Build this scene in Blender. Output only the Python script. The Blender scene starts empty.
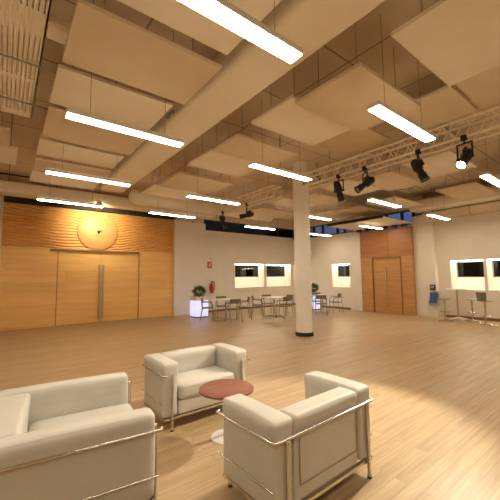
import bpy, bmesh, math, random
from mathutils import Vector, Matrix
random.seed(7)
PI = math.pi
SC = bpy.context.scene
COL = SC.collection

# ------------------------------------------------------------------ materials
def nt(name):
    m = bpy.data.materials.new(name); m.use_nodes = True
    t = m.node_tree
    return m, t, t.nodes['Principled BSDF']

def ramp(t, cols):
    r = t.nodes.new('ShaderNodeValToRGB')
    e = r.color_ramp.elements
    e[0].position, e[0].color = cols[0][0], (*cols[0][1], 1)
    e[1].position, e[1].color = cols[-1][0], (*cols[-1][1], 1)
    for p, c in cols[1:-1]:
        k = e.new(p); k.color = (*c, 1)
    return r

def plain(name, c, rough=.6, metal=0., var=.06, scale=6., bump=0., bscale=80., coat=0.):
    m, t, b = nt(name)
    tc = t.nodes.new('ShaderNodeTexCoord')
    n = t.nodes.new('ShaderNodeTexNoise'); n.inputs['Scale'].default_value = scale; n.inputs['Detail'].default_value = 5
    t.links.new(tc.outputs['Object'], n.inputs['Vector'])
    r = ramp(t, [(.3, tuple(x*(1-var) for x in c)), (.7, tuple(min(1, x*(1+var)) for x in c))])
    t.links.new(n.outputs['Fac'], r.inputs['Fac'])
    t.links.new(r.outputs['Color'], b.inputs['Base Color'])
    b.inputs['Roughness'].default_value = rough
    b.inputs['Metallic'].default_value = metal
    b.inputs['Coat Weight'].default_value = coat
    if bump:
        n2 = t.nodes.new('ShaderNodeTexNoise'); n2.inputs['Scale'].default_value = bscale; n2.inputs['Detail'].default_value = 4
        t.links.new(tc.outputs['Object'], n2.inputs['Vector'])
        bp = t.nodes.new('ShaderNodeBump'); bp.inputs['Strength'].default_value = bump; bp.inputs['Distance'].default_value = .01
        t.links.new(n2.outputs['Fac'], bp.inputs['Height'])
        t.links.new(bp.outputs['Normal'], b.inputs['Normal'])
    return m

def emit(name, c, s):
    m, t, b = nt(name)
    b.inputs['Base Color'].default_value = (*[min(.9, x) for x in c], 1)
    b.inputs['Emission Color'].default_value = (*c, 1)
    b.inputs['Emission Strength'].default_value = s
    return m

def wood(name, dark, light, stretch=(.5, 9, 9), rough=.4, board=None, spread=.16, grain=1.0):
    """Stretched-noise grain; board=(length, width, along) adds planks in the XY plane."""
    m, t, b = nt(name)
    L = t.links.new
    tc = t.nodes.new('ShaderNodeTexCoord')
    mp = t.nodes.new('ShaderNodeMapping'); mp.inputs['Scale'].default_value = stretch
    n = t.nodes.new('ShaderNodeTexNoise'); n.inputs['Scale'].default_value = 2.2; n.inputs['Detail'].default_value = 8; n.inputs['Roughness'].default_value = .62
    n.inputs['Distortion'].default_value = .35 * grain
    L(tc.outputs['Object'], mp.inputs['Vector'])
    vec = mp.outputs['Vector']
    if board:
        br = t.nodes.new('ShaderNodeTexBrick')
        br.inputs['Scale'].default_value = 1.0
        br.inputs['Brick Width'].default_value = board[0]; br.inputs['Row Height'].default_value = board[1]
        br.inputs['Mortar Size'].default_value = .0016; br.inputs['Mortar Smooth'].default_value = .2
        br.inputs['Color1'].default_value = (0, 0, 0, 1); br.inputs['Color2'].default_value = (1, 1, 1, 1)
        br.inputs['Mortar'].default_value = (.5, .5, .5, 1)
        br.offset = .37
        m2 = t.nodes.new('ShaderNodeMapping')
        L(tc.outputs['Object'], m2.inputs['Vector']); L(m2.outputs['Vector'], br.inputs['Vector'])
        if len(board) > 2 and board[2] == 'xz':
            m2.inputs['Rotation'].default_value = (-PI/2, 0, 0)
        add = t.nodes.new('ShaderNodeVectorMath'); add.operation = 'MULTIPLY_ADD'
        L(br.outputs['Color'], add.inputs[0]); add.inputs[1].default_value = (7, 13, 5); L(vec, add.inputs[2])
        vec = add.outputs['Vector']
    L(vec, n.inputs['Vector'])
    r = ramp(t, [(.28, dark), (.72, light)])
    L(n.outputs['Fac'], r.inputs['Fac'])
    out = r.outputs['Color']
    if board:
        mr = t.nodes.new('ShaderNodeMapRange')
        mr.inputs['To Min'].default_value = 1 - spread; mr.inputs['To Max'].default_value = 1 + spread
        L(br.outputs['Color'], mr.inputs['Value'])
        mx = t.nodes.new('ShaderNodeVectorMath'); mx.operation = 'SCALE'
        L(out, mx.inputs[0]); L(mr.outputs['Result'], mx.inputs['Scale'])
        mix = t.nodes.new('ShaderNodeMix'); mix.data_type = 'RGBA'
        L(br.outputs['Fac'], mix.inputs['Factor']); L(mx.outputs['Vector'], mix.inputs['A'])
        mix.inputs['B'].default_value = (*[x*.75 for x in dark], 1)
        out = mix.outputs['Result']
    L(out, b.inputs['Base Color'])
    b.inputs['Roughness'].default_value = rough
    bp = t.nodes.new('ShaderNodeBump'); bp.inputs['Strength'].default_value = .06; bp.inputs['Distance'].default_value = .004
    L(n.outputs['Fac'], bp.inputs['Height']); L(bp.outputs['Normal'], b.inputs['Normal'])
    return m

def glass(name, tint, see):
    """Thin pane: part see-through, part mirror."""
    m, t, b = nt(name)
    L = t.links.new
    tr = t.nodes.new('ShaderNodeBsdfTransparent'); tr.inputs['Color'].default_value = (*tint, 1)
    gl = t.nodes.new('ShaderNodeBsdfGlossy'); gl.inputs['Roughness'].default_value = .03; gl.inputs['Color'].default_value = (.9, .9, .9, 1)
    fr = t.nodes.new('ShaderNodeFresnel'); fr.inputs['IOR'].default_value = 1.5
    mx = t.nodes.new('ShaderNodeMixShader')
    L(fr.outputs['Fac'], mx.inputs['Fac']); L(tr.outputs['BSDF'], mx.inputs[1]); L(gl.outputs['BSDF'], mx.inputs[2])
    L(mx.outputs['Shader'], t.nodes['Material Output'].inputs['Surface'])
    return m

def slab(name, c, joint):
    """Painted slab cast in bays, with narrow joints."""
    m, t, b = nt(name); L = t.links.new
    tc = t.nodes.new('ShaderNodeTexCoord')
    n = t.nodes.new('ShaderNodeTexNoise'); n.inputs['Scale'].default_value = 1.3; n.inputs['Detail'].default_value = 6
    L(tc.outputs['Object'], n.inputs['Vector'])
    r = ramp(t, [(.3, tuple(x*.92 for x in c)), (.7, tuple(x*1.05 for x in c))])
    L(n.outputs['Fac'], r.inputs['Fac'])
    br = t.nodes.new('ShaderNodeTexBrick'); br.offset = 0
    br.inputs['Scale'].default_value = 1; br.inputs['Brick Width'].default_value = 1.28; br.inputs['Row Height'].default_value = 1.28
    br.inputs['Mortar Size'].default_value = .012; br.inputs['Mortar'].default_value = (*joint, 1)
    L(tc.outputs['Object'], br.inputs['Vector'])
    L(r.outputs['Color'], br.inputs['Color1']); L(r.outputs['Color'], br.inputs['Color2'])
    L(br.outputs['Color'], b.inputs['Base Color'])
    b.inputs['Roughness'].default_value = .9
    return m

M = dict(
    wall=plain('wall_paint', (.80, .74, .63), .85, var=.02, scale=2, bump=.05),
    ceil=slab('ceiling_slab', (.72, .60, .44), (.30, .24, .17)),
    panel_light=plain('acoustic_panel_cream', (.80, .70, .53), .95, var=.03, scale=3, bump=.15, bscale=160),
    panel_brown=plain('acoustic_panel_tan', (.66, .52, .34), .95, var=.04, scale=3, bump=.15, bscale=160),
    duct=plain('duct_paint', (.84, .75, .58), .55, var=.03, scale=2),
    floor=wood('oak_floor', (.335, .225, .112), (.53, .38, .215), (.55, 12, 1), .38, (1.5, .105), .08),
    woodw=wood('larch_veneer', (.80, .45, .13), (.93, .60, .22), (.35, 5, 5), .42, (2.6, .36, 'xz'), .05),
    woodwave=wood('larch_relief', (.64, .31, .085), (.82, .46, .15), (.5, 8, 8), .42),
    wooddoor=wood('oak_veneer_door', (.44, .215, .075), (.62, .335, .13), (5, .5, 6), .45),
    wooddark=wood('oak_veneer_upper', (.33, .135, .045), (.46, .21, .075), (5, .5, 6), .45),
    woodmid=plain('brown_wood_trim', (.40, .20, .07), .5),
    woodtrim=plain('dark_wood_trim', (.22, .12, .05), .5),
    disc=wood('maple_disc', (.56, .30, .10), (.72, .43, .16), (1, 7, 7), .5),
    leather=plain('ivory_leather', (.58, .565, .505), .48, var=.04, scale=5, bump=.25, bscale=220, coat=.05),
    leatherseam=plain('leather_seam', (.36, .32, .25), .6),
    chrome=plain('polished_chrome', (.66, .62, .55), .17, 1., var=.02),
    steel=plain('brushed_steel', (.52, .50, .47), .34, 1., var=.03),
    grey=plain('grey_metal', (.36, .34, .31), .45, .6, var=.05),
    alu=plain('aluminium_tube', (.88, .79, .62), .5, .1, var=.03),
    black=plain('black_metal', (.012, .012, .012), .45, var=.2),
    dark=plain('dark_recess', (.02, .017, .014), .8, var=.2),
    columnpaint=plain('column_paint', (.85, .82, .75), .7, var=.015),
    white=plain('white_lacquer', (.82, .80, .76), .35, var=.02),
    reveal=plain('white_reveal', (.90, .88, .82), .7, var=.015),
    redtop=wood('red_mahogany_top', (.20, .058, .038), (.31, .105, .065), (1.2, 14, 14), .4),
    olive=plain('olive_plastic', (.17, .155, .10), .5, var=.06),
    olivelegs=plain('dull_alloy_legs', (.34, .31, .25), .4, .7),
    red=plain('red_enamel', (.55, .025, .02), .35, var=.05),
    signred=plain('sign_red', (.52, .05, .03), .5),
    signwhite=plain('sign_white', (.85, .83, .8), .5),
    leaf=plain('leaf_green', (.17, .23, .03), .6, var=.35, scale=18),
    leafdark=plain('leaf_dark_green', (.07, .11, .015), .6, var=.3, scale=18),
    soil=plain('soil', (.05, .035, .02), .9, var=.3),
    blue=plain('blue_leaflets', (.07, .12, .34), .5, var=.3, scale=30),
    rubber=plain('black_rubber', (.02, .02, .02), .8),
    tube=emit('lamp_diffuser', (1., .86, .68), 28.),
    up=emit('added_ceiling_glow', (1., .84, .62), 1.2),  # glow added on the strip light tops for a brighter ceiling
    led=emit('niche_led', (1., .86, .62), 78.),
    cube=emit('planter_glow', (.62, .65, 1.), .78),
    hot=emit('lit_lens', (1., .90, .50), 60.),
    hot2=emit('lit_lens_small', (1., .80, .42), 40.),
    offlens=plain('unlit_lens', (.30, .29, .30), .12, var=.1),
    pane=glass('dark_pane', (.20, .20, .20), .5),
    pane2=glass('clear_pane', (.85, .9, 1.), .9),
)

# ------------------------------------------------------------------ mesh helper
class MB:
    def __init__(s): s.bm = bmesh.new()
    def box(s, c, d, rot=None, bev=0., seg=2):
        r = bmesh.ops.create_cube(s.bm, size=1.)
        vs = r['verts']
        mt = Matrix.Translation(c) @ (rot.to_4x4() if rot is not None else Matrix()) @ Matrix.Diagonal((*d, 1))
        bmesh.ops.transform(s.bm, matrix=mt, verts=vs)
        if bev:
            es = list({e for v in vs for e in v.link_edges})
            bmesh.ops.bevel(s.bm, geom=es, offset=bev, segments=seg, affect='EDGES', profile=.5)
        return s
    def span(s, x0, x1, y0, y1, z0, z1, bev=0., seg=2):
        return s.box(((x0+x1)/2, (y0+y1)/2, (z0+z1)/2), (abs(x1-x0), abs(y1-y0), abs(z1-z0)), None, bev, seg)
    def rod(s, a, b, r, r2=None, n=12):
        a, b = Vector(a), Vector(b); d = b-a
        q = d.to_track_quat('Z', 'Y')
        mt = Matrix.Translation((a+b)/2) @ q.to_matrix().to_4x4()
        bmesh.ops.create_cone(s.bm, cap_ends=True, segments=n, radius1=r, radius2=r if r2 is None else r2, depth=d.length, matrix=mt)
        return s
    def ball(s, c, r, sc=(1, 1, 1), u=14, v=8):
        bmesh.ops.create_uvsphere(s.bm, u_segments=u, v_segments=v, radius=r, matrix=Matrix.Translation(c) @ Matrix.Diagonal((*sc, 1)))
        return s
    def path(s, pts, r, n=10):
        for a, b in zip(pts, pts[1:]): s.rod(a, b, r, n=n)
        for p in pts[1:-1]: s.ball(p, r, u=n, v=6)
        return s
    def lathe(s, prof, c=(0, 0, 0), n=32, rot=None):
        rings = []
        mt = Matrix.Translation(c) @ (rot.to_4x4() if rot is not None else Matrix())
        for r, z in prof:
            rings.append([s.bm.verts.new(mt @ Vector((r*math.cos(2*PI*i/n), r*math.sin(2*PI*i/n), z))) for i in range(n)])
        for A, B in zip(rings, rings[1:]):
            for i in range(n): s.bm.faces.new((A[i], A[(i+1) % n], B[(i+1) % n], B[i]))
        for R_ in (rings[0], rings[-1]): s.bm.faces.new(R_)
        return s
    def pillow(s, c, d, r=.04, puff=(0, 0, 0), n=12):
        """Rounded box whose six faces bulge by puff along each axis."""
        bm2 = bmesh.new()
        bmesh.ops.create_cube(bm2, size=2.)
        bmesh.ops.subdivide_edges(bm2, edges=bm2.edges[:], cuts=n-1, use_grid_fill=True)
        h = Vector(d)/2
        for v in bm2.verts:
            p = v.co.copy()
            # crowd the grid lines towards the edges so the rounding is smooth
            p = Vector([math.copysign(abs(x)**.6, x) if abs(x) < 1 else x for x in p])
            q = Vector([max(-(h[i]-r), min(h[i]-r, p[i]*h[i])) for i in range(3)])
            e = Vector([p[i]*h[i] for i in range(3)]) - q
            k = q + (e.normalized()*r if e.length > 1e-9 else e)
            for i in range(3):
                j, l = (i+1) % 3, (i+2) % 3
                f = max(0, 1-abs(p[j])**2.5)*max(0, 1-abs(p[l])**2.5)
                k[i] += puff[i]*f*p[i]
            v.co = k + Vector(c)
        me = bpy.data.meshes.new('tmp'); bm2.to_mesh(me); bm2.free()
        s.bm.from_mesh(me); bpy.data.meshes.remove(me)
        return s
    def build(s, name, mat, parent=None, smooth=None, loc=None):
        bmesh.ops.recalc_face_normals(s.bm, faces=s.bm.faces[:])
        me = bpy.data.meshes.new(name); s.bm.to_mesh(me); s.bm.free()
        me.materials.append(M[mat] if isinstance(mat, str) else mat)
        if smooth is not None:
            for p in me.polygons: p.use_smooth = True
            me.set_sharp_from_angle(angle=math.radians(smooth))
        o = bpy.data.objects.new(name, me); COL.objects.link(o)
        if parent is not None: o.parent = parent
        if loc is not None: o.location = loc
        return o

def tag(o, label, cat, group=None):
    o['label'] = label; o['category'] = cat
    if group: o['group'] = group
    return o
def thing(name, label, cat, loc=(0, 0, 0), rz=0, group=None):
    o = bpy.data.objects.new(name, None); COL.objects.link(o)
    o.empty_display_size = .1
    o.location = loc; o.rotation_euler = (0, 0, rz)
    return tag(o, label, cat, group)
def struct(o, label=None):
    o['kind'] = 'structure'
    if label: o['label'] = label
    return o
def dup(src, label, loc, rz=None):
    r = src.copy(); COL.objects.link(r); r.location = loc
    if rz is not None: r.rotation_euler = (0, 0, rz)
    r['label'] = label
    for ch in list(src.children):
        c = ch.copy(); COL.objects.link(c); c.parent = r
        for g in list(ch.children):
            d = g.copy(); COL.objects.link(d); d.parent = c
    return r

# ------------------------------------------------------------------ the room
XL, YB, ZC = -4.6, -4.2, 4.65      # far sides behind the camera, ceiling height
struct(MB().span(XL, 14.6, YB, 13.4, -.1, 0).build('floor', 'floor'), 'wide oak plank floor')
struct(MB().span(XL, 13.0, YB, 13.3, ZC, ZC+.1).build('ceiling', 'ceil'), 'tan painted ceiling slab')
struct(MB().span(XL-.1, XL, YB, 13.3, 0, ZC).build('wall_left', 'wall'))
struct(MB().span(XL-.1, 13.6, YB-.1, YB, 0, ZC).build('wall_rear', 'wall'))
# white wall left of the timber wall
struct(MB().span(XL, -.10, 12.32, 12.5, 0, ZC).build('wall_beside_timber', 'wall'))

# timber wall with relief zone above
tw = struct(MB().span(-.10, 1.40, 12.30, 12.5, 0, 2.58).span(4.12, 5.5, 12.30, 12.5, 0, 2.58).span(1.40, 4.12, 12.30, 12.5, 2.50, 2.58)
            .span(-.10, 5.5, 12.33, 12.5, 2.58, 4.0).build('wall_timber', 'woodw'), 'larch veneered wall with tall double doors')
mb = MB(); nx, nz = 150, 170
x0, x1, z0, z1 = -.10, 5.5, 2.58, 3.93
V = []
for j in range(nz+1):
    z = z0+(z1-z0)*j/nz
    row = []
    for i in range(nx+1):
        x = x0+(x1-x0)*i/nx
        dx = x-2.62
        fan = .20*max(0, dx-.4) + .05*max(0, -dx-.4)
        ph = (z-fan + .018*math.sin(x*2.3+z*1.7) + .01*math.sin(x*6.1+z*4))/.098
        row.append(mb.bm.verts.new((x, 12.302-.017*(math.sin(2*PI*ph)), z)))
    V.append(row)
for j in range(nz):
    for i in range(nx): mb.bm.faces.new((V[j][i], V[j][i+1], V[j+1][i+1], V[j+1][i]))
wv = mb.build('wave_relief', 'woodwave', tw, smooth=60)
# double doors
d1 = struct(bpy.data.objects.new('door_1', None), 'tall pale larch double door'); COL.objects.link(d1)
for a, b, hx in ((1.42, 2.755, 2.70), (2.762, 4.10, 2.83)):
    lf = MB().span(a, b, 12.315, 12.40, .01, 2.49, .004).build('door_leaf', 'woodw', d1)
    h = MB()
    h.rod((hx, 12.25, .12), (hx, 12.25, 2.03), .026)
    for z in (.25, 1.07, 1.9): h.rod((hx, 12.25, z), (hx, 12.32, z), .012)
    h.build('door_handle', 'steel', lf, 40)
MB().span(1.18, 4.08, 12.235, 12.30, 2.485, 2.545, .006).build('door_header', 'woodtrim', d1)
MB().span(1.395, 1.42, 12.29, 12.40, 0, 2.49).span(4.10, 4.125, 12.285, 12.40, 0, 2.49).build('door_frame', 'woodmid', d1)
struct(MB().span(-.10, 5.5, 12.10, 12.5, 3.95, 4.22).build('trim_painted_shade', 'dark'), 'black strip painted as the shaded gap over the timber wall')  # black box in place of a shaded gap; the shade is its colour
struct(MB().span(XL, 6.95, 12.35, 12.5, 4.22, ZC).build('wall_over_timber', 'ceil'))
struct(MB().span(XL, 6.9, 11.15, 11.75, 4.02, 4.34, .05, 3).build('trim_2', 'duct', smooth=40), 'cream boxed beam in front of the timber wall')

# white pier and window wall (y = 12.4)
struct(MB().span(5.5, 6.95, 12.15, 12.5, 0, 3.9).build('wall_pier', 'wall'))
ZS, ZT = 1.035, 2.165
OPN = [(8.70, 10.50), (10.69, 12.40)]
mb = MB().span(6.95, 12.85, 12.4, 12.52, 0, ZS).span(6.95, 12.85, 12.4, 12.52, ZT, 3.66)
xs = [6.95]+[v for o in OPN for v in o]+[12.85]
for a, b in zip(xs[::2], xs[1::2]): mb.span(a, b, 12.4, 12.52, ZS, ZT)
struct(mb.build('wall_windows', 'wall'), 'white wall with two lit window niches')

def niche_y(n, x0, x1, y, label, z0=ZS, z1=ZT, zg=1.53, d=.45):
    w = struct(bpy.data.objects.new('window_%d' % n, None), label); COL.objects.link(w)
    e = .03
    MB().span(x0-e, x0, y+.121, y+d, z0-e, z1+e).span(x1, x1+e, y+.121, y+d, z0-e, z1+e).span(x0-e, x1+e, y+.121, y+d, z0-e, z0).span(x0-e, x1+e, y+.121, y+d, z1, z1+e).build('window_reveal', 'reveal', w)
    MB().span(x0-e, x1+e, y+d, y+d+.05, z0-e, zg).build('lower_panel', 'reveal', w)
    MB().span(x0, x1, y+d+.01, y+d+.02, zg, z1).build('pane', 'pane', w)
    f = MB()
    for a in (x0, x1-.03): f.span(a, a+.03, y+d-.01, y+d+.03, zg, z1)
    f.span(x0, x1, y+d-.01, y+d+.03, z1-.03, z1).span(x0, x1, y+d-.01, y+d+.03, zg, zg+.025)
    f.build('window_frame', 'grey', w)
    MB().span(x0+.04, x1-.04, y+.06, y+.09, z1-.022, z1-.004).build('led_strip', 'led', w)
def niche_x(n, y0, y1, x, label, z0=ZS, z1=ZT, zg=1.45, d=.45):
    w = struct(bpy.data.objects.new('window_%d' % n, None), label); COL.objects.link(w)
    e = .03
    MB().span(x+.121, x+d, y0-e, y0, z0-e, z1+e).span(x+.121, x+d, y1, y1+e, z0-e, z1+e).span(x+.121, x+d, y0-e, y1+e, z0-e, z0).span(x+.121, x+d, y0-e, y1+e, z1, z1+e).build('window_reveal', 'reveal', w)
    MB().span(x+d, x+d+.05, y0-e, y1+e, z0-e, zg).build('lower_panel', 'reveal', w)
    MB().span(x+d+.01, x+d+.02, y0, y1, zg, z1).build('pane', 'pane', w)
    f = MB()
    for a in (y0, y1-.03): f.span(x+d-.01, x+d+.03, a, a+.03, zg, z1)
    f.span(x+d-.01, x+d+.03, y0, y1, z1-.03, z1).span(x+d-.01, x+d+.03, y0, y1, zg, zg+.025)
    f.build('window_frame', 'grey', w)
    MB().span(x+.06, x+.09, y0+.04, y1-.04, z1-.022, z1-.004).build('led_strip', 'led', w)
niche_y(1, *OPN[0], 12.4, 'lit window niche beside the fire extinguisher')
niche_y(2, *OPN[1], 12.4, 'lit window niche behind the white column')

# wall x = 12.6 : short window wall, jamb pier, door wall, right pier, right wall
mb = MB().span(12.6, 12.72, 8.05, 12.45, 0, 1.02).span(12.6, 12.72, 8.05, 12.45, 2.09, 3.55)
mb.span(12.6, 12.72, 8.05, 8.40, 1.02, 2.09).span(12.6, 12.72, 9.76, 12.45, 1.02, 2.09)
struct(mb.build('wall_corner', 'wall'))
niche_x(3, 8.40, 9.76, 12.6, 'small lit window niche left of the single wooden door', 1.02, 2.09, 1.50)
struct(MB().span(12.4, 12.6, 8.06, 8.64, 0, 3.50).build('wall_jamb', 'wall'))
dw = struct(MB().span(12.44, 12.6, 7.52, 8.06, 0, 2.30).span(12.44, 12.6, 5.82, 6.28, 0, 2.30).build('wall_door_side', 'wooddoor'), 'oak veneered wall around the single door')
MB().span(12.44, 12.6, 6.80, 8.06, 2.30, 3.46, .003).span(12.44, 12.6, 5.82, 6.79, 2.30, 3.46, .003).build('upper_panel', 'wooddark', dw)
d2 = struct(bpy.data.objects.new('door_2', None), 'oak veneered door with a long bar handle'); COL.objects.link(d2)
lf = MB().span(12.46, 12.52, 6.31, 7.49, .01, 2.25, .004).build('door_leaf', 'wooddoor', d2)
h = MB().rod((12.39, 6.90, .25), (12.39, 6.90, 1.85), .02)
for z in (.4, 1.7): h.rod((12.39, 6.90, z), (12.46, 6.90, z), .012)
h.build('door_handle', 'steel', lf, 40)
MB().span(12.42, 12.52, 7.49, 7.53, 0, 2.29).span(12.42, 12.52, 6.27, 6.31, 0, 2.29).span(12.42, 12.52, 6.27, 7.53, 2.25, 2.30).build('door_frame', 'woodtrim', d2)
struct(MB().span(12.6, 12.9, 5.10, 5.86, 0, 3.83).build('wall_pier_right', 'wall'))
ZR0, ZR1 = 1.01, 2.045
ROP = [(3.675, 4.69), (2.50, 3.585)]
mb = MB().span(12.9, 13.02, YB, 5.1, 0, ZR0).span(12.9, 13.02, YB, 5.1, ZR1, 3.60)
for a, b in ((4.69, 5.1), (3.585, 3.675), (YB, 2.50)): mb.span(12.9, 13.02, a, b, ZR0, ZR1)
mb
struct(mb.build('wall_right', 'wall'), 'white wall behind the bar stools')
niche_x(4, *ROP[0], 12.9, 'lit window niche above the tall bar table', ZR0, ZR1, 1.44, .6)
niche_x(5, *ROP[1], 12.9, 'lit window niche cut by the picture edge', ZR0, ZR1, 1.44, .6)
# soffits along the right wall
struct(MB().span(12.45, 13.2, YB, 5.4, 3.60, 3.88, .01).build('trim_3', 'ceil'), 'stepped soffit over the right wall')
struct(MB().span(11.9, 13.2, YB, 5.6, 3.92, 4.28, .03, 2).build('trim_4', 'duct', smooth=40), 'cream boxed duct above the right wall')
struct(MB().span(12.95, 13.05, YB, 5.9, 3.6, ZC).build('wall_over_right', 'ceil'))
struct(MB().span(5.5, 6.95, 12.3, 12.5, 3.9, 4.22).build('wall_over_pier', 'ceil'))
# rooms closing behind the niches and clerestory
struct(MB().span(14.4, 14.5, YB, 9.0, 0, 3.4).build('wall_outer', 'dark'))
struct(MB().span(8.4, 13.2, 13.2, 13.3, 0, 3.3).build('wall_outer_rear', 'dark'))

# clerestory ribbons of glass
def ribbon_y(n, x0, x1, y, z0, z1, panes, mat, label):
    w = struct(bpy.data.objects.new('window_%d' % n, None), label); COL.objects.link(w)
    MB().span(x0, x1, y+.05, y+.06, z0, z1).build('pane', mat, w)
    f = MB().span(x0, x1, y, y+.1, z0-.03, z0+.02).span(x0, x1, y, y+.1, z1-.02, z1+.03)
    for i in range(panes+1):
        a = x0+(x1-x0)*i/panes; f.span(a-.025, a+.025, y, y+.1, z0, z1)
    f.build('window_frame', 'black', w)
ribbon_y(6, 6.95, 12.7, 12.42, 3.69, 4.12, 5, 'pane', 'dark clerestory ribbon over the window niches')
struct(MB().span(6.95, 13.0, 12.42, 12.52, 4.15, ZC).build('wall_over_clerestory', 'ceil'))
w = struct(bpy.data.objects.new('window_7', None), 'clerestory ribbon with dusk sky over the oak door wall'); COL.objects.link(w)
MB().span(12.66, 12.67, 5.4, 12.42, 3.58, 4.10).build('pane', 'pane2', w)
f = MB().span(12.62, 12.72, 5.4, 12.42, 3.55, 3.60).span(12.62, 12.72, 5.4, 12.42, 4.08, 4.13)
for y in (5.45, 5.8, 6.25, 6.9, 7.6, 8.3, 9.0, 9.4, 10.3, 10.9, 12.3): f.span(12.61, 12.73, y-.035, y+.035, 3.58, 4.10)
f.build('window_frame', 'black', w)
struct(MB().span(12.62, 12.72, 5.4, 12.42, 4.13, ZC).build('wall_over_ribbon', 'ceil'))
# canopy over the door wall
can = struct(MB().span(10.45, 12.62, 5.84, 8.22, 3.56, 3.62, .005).build('trim_5', 'panel_light'), 'cream canopy over the oak door wall')
MB().span(10.42, 10.46, 5.84, 8.25, 3.57, 3.66).span(10.45, 12.62, 8.22, 8.26, 3.57, 3.64).build('canopy_edge', 'black', can)
for i in range(6):
    y = 5.95+i*.40
    MB().span(12.30, 12.44, y, y+.19, 3.46, 3.555).build('canopy_bracket', 'black', can)
# baseboards
struct(MB().span(6.95, 12.6, 12.385, 12.4, 0, .09).build('baseboard_rear', 'woodtrim'))
struct(MB().span(12.885, 12.9, YB, 5.0, 0, .09).build('baseboard_right', 'woodtrim'))
struct(MB().span(12.585, 12.6, 8.64, 12.385, 0, .09).build('baseboard_corner', 'woodtrim'))

# round column
cl = struct(MB().lathe([(.215, .09), (.215, ZC-.01)], n=48).build('column', 'columnpaint', smooth=40, loc=(6.33, 5.86, 0)), 'round white column')
MB().lathe([(.235, 0.001), (.235, .085), (.225, .095)], n=48).build('column_base', 'rubber', cl, 40)

# ------------------------------------------------------------------ ceiling services
du = tag(MB().span(1.99, 2.65, YB, 9.45, 4.0, 4.36, .09, 5).build('ventilation_duct', 'duct', smooth=40), 'wide cream duct crossing the ceiling towards the timber wall', 'duct')
for y, dx in ((3.35, 0), (4.45, -.02), (6.2, 0)):
    MB().span(1.95, 1.988, y, y+.24, 4.09, 4.14, .008).build('duct_clip', 'grey', du)
hd = MB().rod((3.35, 10.4, 4.22), (9.2, 10.4, 4.22), .25, n=28).ball((3.35, 10.4, 4.22), .25, u=28, v=14)
tag(hd.build('round_duct', 'duct', smooth=50), 'fat round cream pipe ending in a dome in front of the timber wall', 'duct')
# perforated tray at the left
tr = thing('cable_tray', 'cream slotted cable tray running under the ceiling beside the tan panels', 'cable tray', (0.04, 0, 4.1))
tb = MB()
tb.span(-.20, -.185, 0.8, 5.95, 0, .12).span(.185, .20, 0.8, 5.95, 0, .12)
for i in range(9):                                   # slotted bottom: bars with gaps
    x = -.185+.046*i
    for y0, y1 in ((2.35, 3.45), (3.85, 4.75), (4.85, 5.75)): tb.span(x-.0175, x+.0175, y0, y1, 0, .012)
for y0, y1 in ((.8, 2.35), (3.45, 3.85), (4.75, 4.85), (5.75, 5.95)): tb.span(-.2, .2, y0, y1, 0, .012)
tb.span(-.19, .19, .8, 5.95, .03, .04)
tb.build('tray', 'duct', tr)
MB().span(.2, .50, 3.55, 3.82, 0, .10, .02, 3).build('branch', 'duct', tr)
for y in (4.32, 5.36):
    MB().rod((-1.5, y, -.05), (.62, y, -.05), .012).build('cross_rod', 'grey', tr)
cb = MB().path([(-4, 9.15, 4.0), (-1.2, 9.1, 3.97), (.42, 9.05, 3.97)], .02)
tag(cb.build('conduit', 'dark', smooth=40), 'black conduit crossing under the ceiling near the timber wall', 'conduit')

# hanging acoustic panels
def panel(x0, x1, y0, y1, z, mat, label, group, name='ceiling_panel'):
    cx, cy = (x0+x1)/2, (y0+y1)/2
    t = thing(name, label, 'ceiling panel', (cx, cy, z), 0, group)
    MB().span(x0-cx, x1-cx, y0-cy, y1-cy, 0, .045, .006).build('board', mat, t)
    for sx in (-1, 1):
        for sy in (-1, 1):
            px, py = sx*((x1-x0)/2-.25), sy*((y1-y0)/2-.2)
            MB().rod((px, py, .04), (px, py, ZC-z), .005, n=6).build('suspension_wire', 'grey', t)
    return t
G1, G2, G3, G4 = 'acoustic panels between the tray and the duct', 'acoustic panels right of the duct', 'acoustic panels beyond the truss', 'acoustic panels over the door wall side'
G0, GT = 'acoustic panels left of the tray', 'acoustic panels beside the truss'
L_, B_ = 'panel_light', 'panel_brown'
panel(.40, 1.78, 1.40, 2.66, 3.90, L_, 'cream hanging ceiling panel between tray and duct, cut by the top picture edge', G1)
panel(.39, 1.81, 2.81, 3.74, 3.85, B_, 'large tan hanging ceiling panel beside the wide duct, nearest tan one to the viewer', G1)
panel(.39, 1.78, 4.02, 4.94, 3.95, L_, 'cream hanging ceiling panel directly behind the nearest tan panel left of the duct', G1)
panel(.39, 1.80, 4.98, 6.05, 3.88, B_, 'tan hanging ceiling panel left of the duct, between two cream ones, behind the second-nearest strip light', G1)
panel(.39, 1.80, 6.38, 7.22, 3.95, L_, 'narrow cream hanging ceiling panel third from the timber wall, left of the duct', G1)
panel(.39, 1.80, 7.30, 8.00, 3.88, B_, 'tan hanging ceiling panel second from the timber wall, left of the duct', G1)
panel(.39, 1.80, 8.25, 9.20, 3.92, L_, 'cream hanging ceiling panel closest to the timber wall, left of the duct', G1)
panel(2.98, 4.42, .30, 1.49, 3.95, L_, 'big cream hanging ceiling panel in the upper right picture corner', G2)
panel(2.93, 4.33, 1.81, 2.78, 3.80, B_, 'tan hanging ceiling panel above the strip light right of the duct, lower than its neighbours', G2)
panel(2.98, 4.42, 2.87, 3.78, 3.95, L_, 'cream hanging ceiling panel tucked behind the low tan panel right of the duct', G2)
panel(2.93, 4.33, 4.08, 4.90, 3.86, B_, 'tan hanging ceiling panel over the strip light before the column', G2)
panel(3.02, 4.40, 5.06, 6.05, 3.95, L_, 'cream hanging ceiling panel right of the duct, third from its far end', G2)
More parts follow.
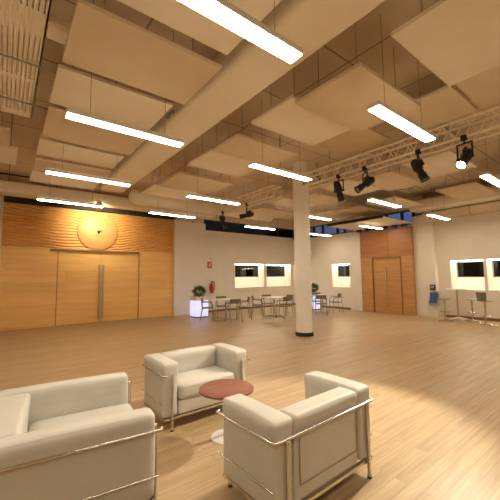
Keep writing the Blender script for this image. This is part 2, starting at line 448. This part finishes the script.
panel(2.98, 4.45, 6.40, 7.55, 3.86, B_, 'tan hanging ceiling panel right of the duct, second from its far end', G2)
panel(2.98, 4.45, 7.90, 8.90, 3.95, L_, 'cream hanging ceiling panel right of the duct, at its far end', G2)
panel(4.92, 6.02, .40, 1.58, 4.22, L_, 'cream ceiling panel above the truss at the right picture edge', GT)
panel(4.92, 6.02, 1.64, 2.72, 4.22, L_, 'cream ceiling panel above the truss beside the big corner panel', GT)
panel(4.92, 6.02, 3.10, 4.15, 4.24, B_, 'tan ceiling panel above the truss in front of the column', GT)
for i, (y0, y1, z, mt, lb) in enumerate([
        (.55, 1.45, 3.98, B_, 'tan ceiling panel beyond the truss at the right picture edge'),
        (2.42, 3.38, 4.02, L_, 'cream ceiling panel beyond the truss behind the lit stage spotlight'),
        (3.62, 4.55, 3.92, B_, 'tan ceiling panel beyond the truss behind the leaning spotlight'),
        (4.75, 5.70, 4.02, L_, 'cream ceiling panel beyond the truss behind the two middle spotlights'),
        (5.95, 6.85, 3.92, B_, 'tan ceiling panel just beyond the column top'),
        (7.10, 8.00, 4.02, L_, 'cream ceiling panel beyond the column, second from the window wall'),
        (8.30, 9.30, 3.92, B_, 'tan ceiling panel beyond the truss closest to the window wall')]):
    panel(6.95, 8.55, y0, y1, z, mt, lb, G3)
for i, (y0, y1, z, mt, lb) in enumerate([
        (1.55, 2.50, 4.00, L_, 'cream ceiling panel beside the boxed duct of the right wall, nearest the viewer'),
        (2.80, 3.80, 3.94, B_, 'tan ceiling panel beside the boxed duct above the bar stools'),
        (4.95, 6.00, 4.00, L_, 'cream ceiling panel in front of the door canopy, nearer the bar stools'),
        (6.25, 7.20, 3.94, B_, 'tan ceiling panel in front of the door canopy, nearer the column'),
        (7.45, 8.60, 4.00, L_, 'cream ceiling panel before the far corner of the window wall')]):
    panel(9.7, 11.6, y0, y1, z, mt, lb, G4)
panel(-1.6, -.02, 6.15, 7.0, 3.90, B_, 'tan ceiling panel left of the tray end', G0)
panel(-1.6, .10, 7.15, 8.15, 3.95, L_, 'cream ceiling panel left picture edge behind the tray end', G0)
# ceiling vents
for loc, lb in (((8.9, 3.55, 4.30), 'dark slotted ceiling vent above the lit stage spotlight'), ((9.2, 4.35, 4.05), 'dark slotted ceiling vent before the door canopy')):
    v = thing('ceiling_vent', lb, 'vent', loc, 0, 'ceiling vents')
    f = MB()
    for s in (-1, 1): f.span(-.45, .45, s*.2-.02, s*.2+.02, 0, .06).span(s*.45-.02, s*.45+.02, -.2, .2, 0, .06)
    f.build('frame', 'panel_brown', v)
    q = MB()
    for k in range(7): q.box((0, -.16+.053*k, .03), (.88, .035, .006), Matrix.Rotation(.6, 3, 'X'))
    q.build('grille', 'grey', v)
    for s in (-1, 1): MB().rod((s*.4, 0, .05), (s*.4, 0, ZC-loc[2]), .006, n=6).build('suspension_wire', 'grey', v)

# ------------------------------------------------------------------ strip lights
def strip(label, loc, L=1.43):
    t = thing('strip_light', label, 'ceiling light', loc, 0, 'hanging strip lights')
    MB().span(0, L, -.074, .074, .012, .065, .006).build('housing', 'white', t)
    MB().span(.006, L-.006, -.066, .066, 0, .0125).build('diffuser', 'tube', t)
    MB().span(.02, L-.02, -.06, .06, .064, .069).build('added_glow', 'up', t)  # glowing top added to brighten the ceiling, no known part of these lamps
    for x in (.25, L-.25):
        MB().rod((x, 0, .06), (x, 0, ZC-loc[2]), .004, n=6).build('suspension_wire', 'grey', t)
    return t
ZF = 3.40
s0 = strip('largest lit strip light beside the wide duct at the top of the picture', (.48, 1.78, ZF))
SL = [((.48, 4.01, ZF), 'lit strip light left of the duct between tan and cream panels'),
      ((.50, 6.43, ZF), 'lit strip light left of the duct, second from the timber wall'),
      ((.54, 8.80, ZF), 'lit strip light directly before the wooden disc on the timber wall'),
      ((3.17, 1.82, ZF), 'lit strip light right of the duct under the low tan panel'),
      ((3.19, 4.05, ZF), 'lit strip light just before the top of the white column'),
      ((3.26, 6.51, ZF), 'lit strip light between the duct and the far truss'),
      ((3.22, 8.82, ZF), 'lit strip light before the white pier beside the timber wall'),
      ((7.09, 1.91, ZF), 'lit strip light cut by the right picture edge'),
      ((7.05, 4.25, ZF), 'lit strip light below the middle spotlights, before the door canopy'),
      ((7.10, 6.62, ZF), 'lit strip light right behind the column'),
      ((7.00, 9.28, ZF), 'lit strip light before the dark clerestory over the window niches'),
      ((10.40, 4.28, ZF), 'lit strip light against the white pier right of the oak door'),
      ((10.50, 6.75, ZF), 'lit strip light half hidden behind the door canopy'),
      ((10.56, 9.35, ZF), 'lit strip light before the far corner beyond the column'),
      ((-2.3, 1.78, ZF), 'strip light left of the tray near the viewer'),
      ((-2.3, 4.01, ZF), 'strip light left of the tray further away'),
      ((-2.3, 6.43, ZF), 'strip light left of the tray before the white wall'),
      ((.48, -.55, ZF), 'strip light above the viewer beside the duct'),
      ((3.17, -.55, ZF), 'strip light above the viewer right of the duct'),
      ((7.09, -.45, ZF), 'strip light behind the viewer beyond the truss'),
      ((10.4, 1.9, ZF), 'strip light over the bar table outside the picture'),
      ((-2.3, -.55, ZF), 'strip light behind the viewer left of the tray')]
for loc, lb in SL: dup(s0, lb, loc)

# ------------------------------------------------------------------ trusses
def truss(label, y0, y1, x=6.2, zb=3.87, w=.29, h=.31):
    t = thing('lighting_truss', label, 'truss', (x, y0, zb), 0, 'lighting trusses')
    L = y1-y0
    for sx in (-1, 1):
        for z in (0, h):
            MB().rod((sx*w/2, 0, z), (sx*w/2, L, z), .025, n=12).build('chord', 'alu', t, 40)
    n = max(2, round(L/.36)); lac = MB()
    for k in range(n):
        a, b = L*k/n, L*(k+1)/n; m = (a+b)/2
        for sx in (-1, 1): lac.path([(sx*w/2, a, 0), (sx*w/2, m, h), (sx*w/2, b, 0)], .010, 6)
        for z in (0, h): lac.path([(-w/2, a, z), (w/2, m, z), (-w/2, b, z)], .009, 6)
    for a in (0, L):
        lac.rod((-w/2, a, 0), (w/2, a, 0), .012).rod((-w/2, a, h), (w/2, a, h), .012).rod((-w/2, a, 0), (-w/2, a, h), .012).rod((w/2, a, 0), (w/2, a, h), .012)
    lac.build('lacing', 'alu', t, 40)
    for a in ([L*.12, L*.5, L*.88]):
        MB().rod((0, a, h), (0, a, ZC-zb), .008, n=6).build('hanger_rod', 'grey', t)
        MB().rod((-w/2, a, h), (w/2, a, h), .012, n=6).build('hanger_bar', 'grey', t)
    return t
truss('cream lattice lighting truss from the column towards the right picture edge, carrying four spotlights', -1.2, 5.58)
truss('short cream lattice lighting truss beyond the column carrying two spotlights', 6.65, 9.95)

# ------------------------------------------------------------------ stage spotlights
def stage_light(label, base, aim, lit=False, size=.76, black='black'):
    """base: point on the truss chord; aim: direction of the beam."""
    t = thing('stage_spotlight', label, 'stage spotlight', base, 0, 'stage spotlights on the trusses')
    d = Vector(aim).normalized()
    c = Vector((0, 0, -.37))
    q = d.to_track_quat('Z', 'Y').to_matrix()
    MB().box((0, 0, -.02), (.07, .09, .09), None, .01).rod((0, 0, -.06), (0, 0, -.13), .014).build('clamp', 'black', t)
    side = Vector((0, 0, 1)).cross(d)
    side = side.normalized() if side.length > .1 else Vector((1, 0, 0))
    s = side*.15*size
    up = Vector((0, 0, -.12))
    y = MB()
    for a, b in ((up-s, up+s), (up-s, c-s), (up+s, c+s)):
        y.rod(a, b, .014, n=8)
    y.ball(up-s, .014).ball(up+s, .014)
    y.build('yoke', 'black', t, 40)
    k = size
    bd = MB().lathe([(.05*k, -.30*k), (.085*k, -.27*k), (.105*k, -.20*k), (.115*k, -.02*k), (.085*k, 0), (.085*k, .10*k), (.10*k, .12*k), (.10*k, .26*k), (.112*k, .27*k), (.112*k, .30*k), (.09*k, .30*k), (.088*k, .27*k)], c, 24, q)
    bd.build('lamp_body', 'black', t, 40)
    MB().lathe([(.087*k, .272*k), (.06*k, .285*k), (.001, .29*k)], c, 24, q).build('lens', {True: 'hot', 'dim': 'hot2'}.get(lit, 'offlens'), t, 50)
    for sg in (-1, 1): MB().rod(c+side*.105*k*sg, c+side*.17*k*sg, .028*k).build('tilt_knob', 'black', t, 40)
    MB().box(c+q @ Vector((0, .12*k, -.14*k)), (.06*k, .10*k, .16*k), q, .01).build('cable_box', 'black', t)
    return t, c, d
stage_light('black stage spotlight hung on the short truss beyond the column, pointing sideways', (6.05, 7.95, 3.87), (-.9, .6, -.25))
stage_light('black stage spotlight on the short truss in front of the dark clerestory', (6.05, 9.35, 3.87), (.3, -.3, -1))
t3, c3, d3 = stage_light('black stage spotlight nearest the column on the long truss, tilted steeply down', (6.05, 4.42, 3.87), (.45, .05, -.9), 'dim')
stage_light('black stage spotlight with pale lens pointing down to the sofas from the long truss', (6.05, 3.74, 3.87), (-.75, .55, -.62))
stage_light('black stage spotlight leaning down between the lit one and the pale-lensed one', (6.05, 2.62, 3.87), (.12, -.42, -1))
TGT = Vector((2.3, 2.3, .0))
base = Vector((6.05, 1.87, 3.87))
t6, c6, d6 = stage_light('lit stage spotlight glaring from the long truss', base, TGT-(base+Vector((0, 0, -.37))), True)
ld = bpy.data.lights.new('door_beam', 'SPOT'); ld.energy = 170; ld.color = (1, .88, .66); ld.spot_size = math.radians(36); ld.spot_blend = .5; ld.shadow_soft_size = .07
lo = bpy.data.objects.new('door_beam', ld); COL.objects.link(lo); lo.parent = t3
dv = Vector((9.0, 5.4, 0))-(Vector((6.05, 4.42, 3.87))+c3)
lo.location = c3+d3*.26; lo.rotation_euler = dv.to_track_quat('-Z', 'Y').to_euler()
ld = bpy.data.lights.new('spot_beam', 'SPOT'); ld.energy = 850; ld.color = (1, .90, .70); ld.spot_size = math.radians(50); ld.spot_blend = .6; ld.shadow_soft_size = .035
lo = bpy.data.objects.new('spot_beam', ld); COL.objects.link(lo); lo.parent = t6
lo.location = c6+d6*.27; lo.rotation_euler = d6.to_track_quat('-Z', 'Y').to_euler()

# little spot over the wooden disc
t = thing('wall_spotlight', 'small lit spotlight shining onto the wooden disc from the ceiling', 'spotlight', (2.33, 10.95, 4.03))
cc = Vector((0, -.05, -.16)); dd = Vector((.2, 1.3, -.30)).normalized(); qq = dd.to_track_quat('Z', 'Y').to_matrix()
MB().rod((0, -.05, 0), (0, -.05, -.08), .012).span(-.06, .06, -.11, .01, -.015, 0).build('bracket', 'grey', t)
MB().lathe([(.05, -.17), (.09, -.14), (.10, .10), (.085, .10), (.08, .06)], cc, 20, qq).build('lamp_body', 'steel', t, 40)
MB().lathe([(.08, .062), (.001, .08)], cc, 20, qq).build('lens', 'hot2', t)
ld = bpy.data.lights.new('disc_beam', 'SPOT'); ld.energy = 190; ld.color = (1, .84, .58); ld.spot_size = math.radians(120); ld.spot_blend = .9; ld.shadow_soft_size = .05
lo = bpy.data.objects.new('disc_beam', ld); COL.objects.link(lo); lo.parent = t
lo.location = cc+dd*.12; lo.rotation_euler = dd.to_track_quat('-Z', 'Y').to_euler()

# wooden disc on the timber wall
t = thing('wall_disc', 'big round pale wooden disc with a dark hub on the wavy timber relief', 'wall decoration', (2.62, 12.27, 3.22))
rx = Matrix.Rotation(PI/2, 3, 'X')
MB().lathe([(.66, -.03), (.66, .005), (.65, .012), (.001, .012)], (0, 0, 0), 64, rx).build('disc', 'disc', t, 40)
hb = MB().lathe([(.045, .03), (.045, .07), (.02, .085)], (0, 0, 0), 20, rx)
hb.box((.055, -.055, .02), (.13, .012, .022), Matrix.Rotation(-.5, 3, 'Y')).box((.0, -.05, -.045), (.02, .012, .09))
hb.build('hub', 'black', t, 40)

# ------------------------------------------------------------------ lounge chairs
def lounge(label, loc, rz, W=1.07, D=.585, ta=.175, tb=.165):
    t = thing('lounge_chair', label, 'armchair', loc, rz, 'white leather lounge chairs')
    ZB, ZR, ZT_ = .125, .555, .665          # underside, rail, top
    def lip(mb, x0, side, amt=.010):        # the cushion swells a little over the rail
        for v in mb.bm.verts:
            k = max(0, min(1, (v.co.z-ZR)/.03))
            n = max(0, 1-abs(v.co.z-ZR)/.022)
            sx = (v.co[side]-x0)
            v.co[side] += math.copysign(amt*k-.008*n, sx) if abs(sx) > .05 else 0
        return mb
    # front is -y
    for s in (-1, 1):
        x = s*(W/2-ta/2)
        m = MB().pillow((x, 0, (ZB+ZT_)/2), (ta-.012, D-.02, ZT_-ZB), .032, (.004, .006, .010), 20)
        lip(m, x, 0).build('armrest', 'leather', t, 60)
    bw = W-2*ta
    y0 = D/2-tb/2-.008
    m = MB().pillow((0, y0, (ZB+ZT_)/2-.003), (bw-.012, tb-.012, ZT_-ZB-.006), .030, (0, .006, .008), 20)
    b = lip(m, y0, 1).build('backrest', 'leather', t, 60)
    sm = MB()
    for sx in (-1, 1): sm.rod((sx*(bw/2-.045), D/2-.006, ZB+.11), (sx*(bw/2-.045), D/2-.006, ZR-.03), .004, n=6)
    sm.rod((-(bw/2-.045), D/2-.006, ZB+.11), ((bw/2-.045), D/2-.006, ZB+.11), .004, n=6)
    sm.build('seam', 'leatherseam', b)
    MB().pillow((0, -tb/2, .20), (bw-.004, D-tb-.03, .145), .015, (0, .003, 0)).build('seat_base', 'leather', t, 60)
    MB().pillow((0, -tb/2-.008, .352), (bw-.006, D-tb-.01, .16), .038, (0, .008, .020)).build('seat_cushion', 'leather', t, 60)
    # chrome frame
    fx, fy = W/2+.010, D/2+.008
    MB().path([(-fx+.03, -fy-.03, ZR), (-fx, -fy-.015, ZR), (-fx, fy-.02, ZR), (-fx+.02, fy, ZR), (fx-.02, fy, ZR), (fx, fy-.02, ZR), (fx, -fy-.015, ZR), (fx-.03, -fy-.03, ZR)], .010).build('top_rail', 'chrome', t, 50)
    for s in (-1, 1): MB().path([(s*fx, -fy, .275), (s*fx, fy-.02, .275)], .006, 8).build('side_rail', 'chrome', t, 50)
    br = MB().span(-W/2+.03, W/2-.03, D/2-.03, D/2-.002, ZB-.022, ZB).span(-W/2+.03, W/2-.03, -D/2+.002, -D/2+.03, ZB-.022, ZB)
    for s in (-1, 1): br.span(s*(W/2-.03)-.014, s*(W/2-.03)+.014, -D/2+.005, D/2-.005, ZB-.022, ZB)
    br.build('base_frame', 'chrome', t)
    for sx in (-1, 1):
        for sy in (-1, 1):
            lx, ly = sx*(W/2-.095), sy*(fy+.004)
            l = MB().rod((lx, ly, .012), (lx, ly, ZR), .0135, n=14).build('leg', 'chrome', t, 50)
            MB().rod((lx, ly, 0), (lx, ly, .012), .017, n=14).build('foot_glide', 'rubber', l, 50)
    return t
l0 = lounge('white leather lounge chair facing the viewer behind the round red table', (1.855, 3.45, 0), 0)
dup(l0, 'white leather lounge chair seen from behind, its back to the viewer', (1.845, 1.78, 0), PI+.02)
lounge('white leather lounge chair cut by the left picture edge, turned sideways to the table', (.41, 2.71, 0), PI/2-.12, 1.12, 1.00, .15, .24)
# coffee table
t = thing('coffee_table', 'low round table with red wooden top between the white lounge chairs', 'table', (1.78, 2.70, 0))
MB().lathe([(.255, .440), (.268, .446), (.268, .462), (.26, .468), (.001, .468)], n=56).build('tabletop', 'redtop', t, 40)
MB().lathe([(.15, 0.001), (.15, .010), (.13, .018), (.03, .03), (.001, .03)], n=40).build('base', 'white', t, 40)
MB().lathe([(.022, .028), (.022, .42), (.09, .428), (.09, .440)], n=20).build('stem', 'chrome', t, 40)

# ------------------------------------------------------------------ café sets
def cafe_chair(label, loc, rz):
    t = thing('cafe_chair', label, 'chair', loc, rz, 'olive café chairs')
    # front is -y
    MB().pillow((0, -.02, .445), (.44, .43, .028), .012, (0, 0, .006), 8).build('seat', 'olive', t, 60)
    bk = MB()
    nseg = 8
    for z0, z1 in ((.64, .80),):
        prev = None
        for i in range(nseg+1):
            a = -.55+1.1*i/nseg
            x, y = .40*math.sin(a), .235-.40*(1-math.cos(a))
            ring = [bk.bm.verts.new((x*k, y*k+dy, z)) for k, dy, z in ((1, -.03, z0), (1, .0, z1), (.955, .0, z1), (.955, -.03, z0))]
            if prev:
                for j in range(4): bk.bm.faces.new((prev[j], prev[(j+1) % 4], ring[(j+1) % 4], ring[j]))
            else: bk.bm.faces.new(ring)
            prev = ring
        bk.bm.faces.new(prev)
    bk.build('backrest', 'olive', t, 50)
    for s in (-1, 1):
        MB().path([(s*.21, -.19, .445), (s*.225, -.23, 0.004)], .013, 8).build('leg', 'olivelegs', t, 50)
        MB().path([(s*.225, .25, .004), (s*.205, .17, .45), (s*.20, .20, .66)], .013, 8).build('leg', 'olivelegs', t, 50)
        MB().path([(s*.205, .19, .66), (s*.235, .0, .655), (s*.235, -.16, .64), (s*.218, -.20, .45)], .013, 8).build('armrest', 'olive', t, 50)
    return t
def cafe_table(label, loc):
    t = thing('cafe_table', label, 'table', loc, 0, 'white café tables')
    MB().box((0, 0, .735), (.78, .78, .028), None, .008).build('tabletop', 'white', t)
    MB().rod((0, 0, .04), (0, 0, .722), .03).span(-.2, .2, -.02, .02, .70, .722).span(-.02, .02, -.2, .2, .70, .722).build('pedestal', 'steel', t, 40)
    b = MB()
    for a in range(4):
        an = PI/4+a*PI/2
        b.rod((0, 0, .05), (.36*math.cos(an), .36*math.sin(an), .018), .024, .014)
    b.build('base', 'steel', t, 40)
    return t
T1, T2, T3 = (6.45, 9.78), (8.4, 9.36), (10.6, 8.85)
ct = cafe_table('white café table nearest the glowing planter and fire extinguisher', (*T1, 0))
dup(ct, 'white café table under the window niche, just left of the column', (*T2, 0))
dup(ct, 'white café table seen right of the column, before the far corner', (*T3, 0))
cc0 = None
W1, W2, W3 = 'at the table nearest the glowing planter', 'at the table left of the column', 'at the table right of the column'
# camera-right direction on the floor is about (.79, -.61); towards the camera (-.61, -.79)
def seat_round(T, specs):
    global cc0
    for ang, dist, lb in specs:
        x, y = T[0]+dist*math.cos(ang), T[1]+dist*math.sin(ang)
        rz = ang - PI/2           # chair front (-y local) faces the table
        if cc0 is None: cc0 = cafe_chair(lb, (x, y, 0), rz)
        else: dup(cc0, lb, (x, y, 0), rz)
A_R, A_L, A_N, A_F = math.atan2(-.61, .79), math.atan2(.61, -.79), math.atan2(-.79, -.61), math.atan2(.79, .61)
seat_round(T1, [(A_L+.1, .68, 'olive café chair beside the glowing planter ' + W1), (A_R+.15, .66, 'olive café chair on the window side ' + W1),
                (A_N+.5, .62, 'olive café chair with its back to the viewer ' + W1), (A_F+.3, .66, 'olive café chair tucked against the wall side ' + W1)])
seat_round(T2, [(A_L-.1, .64, 'olive café chair on the extinguisher side ' + W2), (A_N+.6, .66, 'olive café chair with its back to the viewer ' + W2),
                (A_F+.3, .64, 'olive café chair on the wall side ' + W2), (A_F-1.0, .66, 'olive café chair at the back beside the column ' + W2)])
seat_round(T3, [(A_R+.1, .66, 'olive café chair turned to the small window niche ' + W3), (A_R+1.6, .70, 'olive café chair against the far corner ' + W3),
                (A_L-.5, .66, 'olive café chair partly hidden by the column ' + W3), (A_N-.2, .66, 'olive café chair nearest the viewer ' + W3)])

# ------------------------------------------------------------------ glowing planters
def planter(label, loc):
    t = thing('glowing_planter', label, 'planter', loc, 0, 'glowing planters')
    bm = MB(); bm.box((0, 0, .35), (.54, .54, .62), None, .03, 3)
    bm.build('light_cube', 'cube', t, 40)
    MB().box((0, 0, .02), (.46, .46, .04), None, .005).build('plinth', 'black', t)
    rim = MB()
    for s in (-1, 1): rim.span(-.27, .27, s*.255-.015, s*.255+.015, .655, .80, .006).span(s*.255-.015, s*.255+.015, -.24, .24, .655, .80, .006)
    rim.build('rim', 'white', t)
    MB().span(-.24, .24, -.24, .24, .66, .75).build('soil', 'soil', t)
    rnd = random.Random(3)
    for nm, mt, n, sd in (('foliage', 'leaf', 240, 1), ('foliage', 'leafdark', 170, 2)):
        f = MB()
        for k in range(n):
            d = Vector((rnd.gauss(0, 1), rnd.gauss(0, 1), rnd.gauss(0, .8))).normalized()
            p = Vector((0, 0, 1.0))+Vector((d.x*.25, d.y*.25, d.z*.19))*rnd.uniform(.45, 1.)
            q = (d+Vector((rnd.uniform(-.6, .6), rnd.uniform(-.6, .6), rnd.uniform(-.2, .8)))).to_track_quat('Y', 'Z').to_matrix()
            L = rnd.uniform(.07, .12); w = L*.3
            vs = [f.bm.verts.new(p+q @ Vector(v)) for v in ((0, 0, 0), (w, L*.5, .012), (0, L, -.008), (-w, L*.5, .012))]
            f.bm.faces.new(vs)
        f.build(nm, mt, t)
    MB().rod((0, 0, .7), (.02, 0, .9), .02).rod((0, 0, .72), (-.06, .04, .95), .014).build('stem', 'woodtrim', t)
    return t
p0 = planter('glowing white cube planter with a leafy ball plant before the white pier', (6.12, 11.2, 0))
dup(p0, 'glowing white cube planter with plant mostly hidden behind the column', (11.5, 10.05, 0))

# ------------------------------------------------------------------ wall bits
t = thing('fire_extinguisher', 'red fire extinguisher hung on the wall beside the window niche', 'fire extinguisher', (7.36, 12.29, .84))
MB().lathe([(.01, 0), (.075, .005), (.082, .03), (.082, .36), (.065, .42), (.03, .45), (.028, .47)], n=24).build('cylinder_body', 'red', t, 40)
MB().rod((0, 0, .465), (0, 0, .52), .022).box((.04, 0, .53), (.14, .025, .02)).box((.05, 0, .50), (.11, .02, .012)).build('valve_handle', 'black', t)
MB().path([(.03, 0, .50), (.12, -.02, .47), (.125, -.03, .30), (.11, -.03, .12)], .013, 8).build('hose', 'rubber', t, 40)
MB().span(-.06, .06, .08, .11, .15, .40).build('wall_bracket', 'black', t)
t = thing('safety_sign', 'small red square fire extinguisher sign above the red extinguisher', 'sign', (7.30, 12.385, 1.96))
MB().span(-.11, .11, 0, .014, 0, .27, .004).build('sign_plate', 'signred', t)
MB().span(-.035, .02, -.004, 0, .05, .19).span(-.02, .005, -.004, 0, .19, .22).span(-.02, .06, -.004, 0, .215, .232).span(.05, .065, -.004, 0, .10, .22).build('pictogram', 'signwhite', t)
t = thing('call_box', 'small dark box on the wall corner above the leaflet rack', 'wall box', (12.545, 5.19, 1.00))
MB().box((0, 0, .09), (.10, .18, .20), None, .01).build('case', 'black', t)
MB().box((-.054, 0, .10), (.008, .12, .10), None).build('cover', 'grey', t)
t = thing('leaflet_rack', 'wall rack of blue leaflets at the corner beside the bar stools', 'leaflet rack', (12.495, 5.16, .42))
MB().span(.06, .10, -.15, .15, 0, .52).span(-.07, .06, -.15, -.135, 0, .20).span(-.07, .06, .135, .15, 0, .20).span(-.07, .06, -.15, .15, 0, .012).span(-.075, -.06, -.15, .15, 0, .10).build('holder', 'steel', t)
rnd = random.Random(5)
for k in range(3):
    for j in range(2):
        MB().box((-.02+.035*j, -.09+.09*k, .20+.14*j), (.02, .08, .26), Matrix.Rotation(.1, 3, 'Y')).build('leaflet_bundle', 'blue', t)
t = tag(MB().box((0, 0, 0), (.012, .09, .09), None, .004).build('light_switch', 'white', loc=(12.594, 5.5, 1.20)), 'small white light switch on the pier right of the oak door', 'light switch')
t = thing('wall_sensor', 'small pale box high on the corner wall right of the column', 'wall sensor', (12.53, 11.1, 2.75))  # small box on the wall, meant as a sensor
MB().box((0, 0, 0), (.13, .16, .22), None, .015).build('case', 'white', t)
MB().box((-.068, 0, .0), (.006, .12, .17), None).build('grille', 'grey', t)
t = thing('smoke_detector', 'small pale detector above the strip light before the column', 'smoke detector', (4.75, 5.0, 3.86))
MB().lathe([(.001, 0), (.05, .003), (.075, .03), (.085, .05), (.085, .065)], n=24).build('detector_head', 'white', t, 40)
MB().rod((0, 0, .06), (0, 0, ZC-3.86), .01).build('drop_tube', 'grey', t)
t = thing('junction_box', 'grey junction box with loose cable beside the column top', 'junction box', (6.62, 5.55, 4.28))
MB().box((.05, 0, .05), (.26, .16, .10), None, .012).build('case', 'grey', t)
MB().path([(.0, -.05, .02), (.02, -.07, -.12), (.06, -.06, -.2), (.1, -.04, -.1), (.12, -.04, .02)], .009, 6).build('cable', 'black', t, 40)
MB().rod((.05, 0, .09), (.05, 0, ZC-4.28), .012).build('bracket', 'grey', t)

# ------------------------------------------------------------------ bar table and stools
def stool(label, loc, rz, back=False, h=.75):
    t = thing('bar_stool', label, 'bar stool', loc, rz, 'bar stools along the right wall')
    MB().lathe([(.001, h-.03), (.12, h-.03), (.185, h-.012), (.19, h), (.17, h+.012), (.001, h+.004)], n=28).build('seat', 'grey', t, 40)
    MB().rod((0, 0, .06), (0, 0, h-.02), .024).rod((0, 0, h-.20), (0, 0, h-.02), .034).build('pole', 'chrome', t, 40)
    fr = MB()
    n = 20
    pts = [(.15*math.cos(2*PI*i/n), .15*math.sin(2*PI*i/n)+.0, .30) for i in range(n+1)]
    fr.path(pts, .010, 6); fr.rod((0, 0, .30), (.15, 0, .30), .01).rod((0, 0, .30), (-.15, 0, .30), .01)
    fr.build('footrest', 'chrome', t, 40)
    b = MB()
    for a in range(4):
        an = .5+a*PI/2
        b.rod((0, 0, .085), (.25*math.cos(an), .25*math.sin(an), .016), .022, .014)
    b.build('base', 'chrome', t, 40)
    if back:
        bk = MB(); prev = None; N = 10
        for i in range(N+1):
            a = PI/2-.9+1.8*i/N
            ring = [bk.bm.verts.new((k*math.cos(a), k*math.sin(a), z)) for k, z in ((.185, h+.0), (.205, h+.26), (.19, h+.26), (.168, h+.0))]
            if prev:
                for j in range(4): bk.bm.faces.new((prev[j], prev[(j+1) % 4], ring[(j+1) % 4], ring[j]))
            else: bk.bm.faces.new(ring)
            prev = ring
        bk.bm.faces.new(prev)
        bk.build('backrest', 'olive', t, 40)
    return t
b0 = stool('backless bar stool next to the blue leaflet rack', (11.75, 4.52, 0), .4)
dup(b0, 'backless bar stool second from the leaflet rack, by the tall bar table', (12.1, 3.84, 0), .9)
stool('bar stool with a low curved backrest at the tall bar table', (11.45, 3.30, 0), 1.2, True)
t = thing('bar_table', 'tall thin bar table with white top among the bar stools', 'table', (12.45, 4.38, 0))
MB().rod((0, 0, .05), (0, 0, 1.03), .03).build('pole', 'steel', t, 40)
MB().lathe([(.001, 1.03), (.28, 1.03), (.30, 1.04), (.30, 1.055), (.001, 1.055)], n=40).build('tabletop', 'white', t, 40)
b = MB()
for a in range(4):
    an = .9+a*PI/2
    b.rod((0, 0, .075), (.30*math.cos(an), .30*math.sin(an), .016), .026, .016)
b.build('base', 'white', t, 40)

# ------------------------------------------------------------------ dusk outside, camera, view
w = bpy.data.worlds.new('dusk'); w.use_nodes = True; SC.world = w
bg = w.node_tree.nodes['Background']
bg.inputs['Color'].default_value = (.16, .25, .46, 1); bg.inputs['Strength'].default_value = .45

yaw, pit, rol = [math.radians(v) for v in (37.79, 4.82, -.62)]
f = Vector((math.sin(yaw)*math.cos(pit), math.cos(yaw)*math.cos(pit), math.sin(pit)))
rt = Vector((math.cos(yaw), -math.sin(yaw), 0)); up = rt.cross(f)
r2 = math.cos(rol)*rt+math.sin(rol)*up; u2 = -math.sin(rol)*rt+math.cos(rol)*up
cd = bpy.data.cameras.new('camera'); cam = bpy.data.objects.new('camera', cd); COL.objects.link(cam)
mw = Matrix((r2, u2, -f)).transposed().to_4x4(); mw.translation = (0, 0, 1.55)
cam.matrix_world = mw
cd.sensor_width = 36; cd.lens = 36*317.1/500; cd.clip_start = .05
SC.camera = cam
vs = SC.view_settings
vs.view_transform = 'Standard'; vs.look = 'None'; vs.exposure = 0.22; vs.gamma = 1; vs.use_curve_mapping = False
SC.cycles.use_denoising = True
SC.cycles.max_bounces = 10; SC.cycles.diffuse_bounces = 6
SC.cycles.sample_clamp_indirect = 6
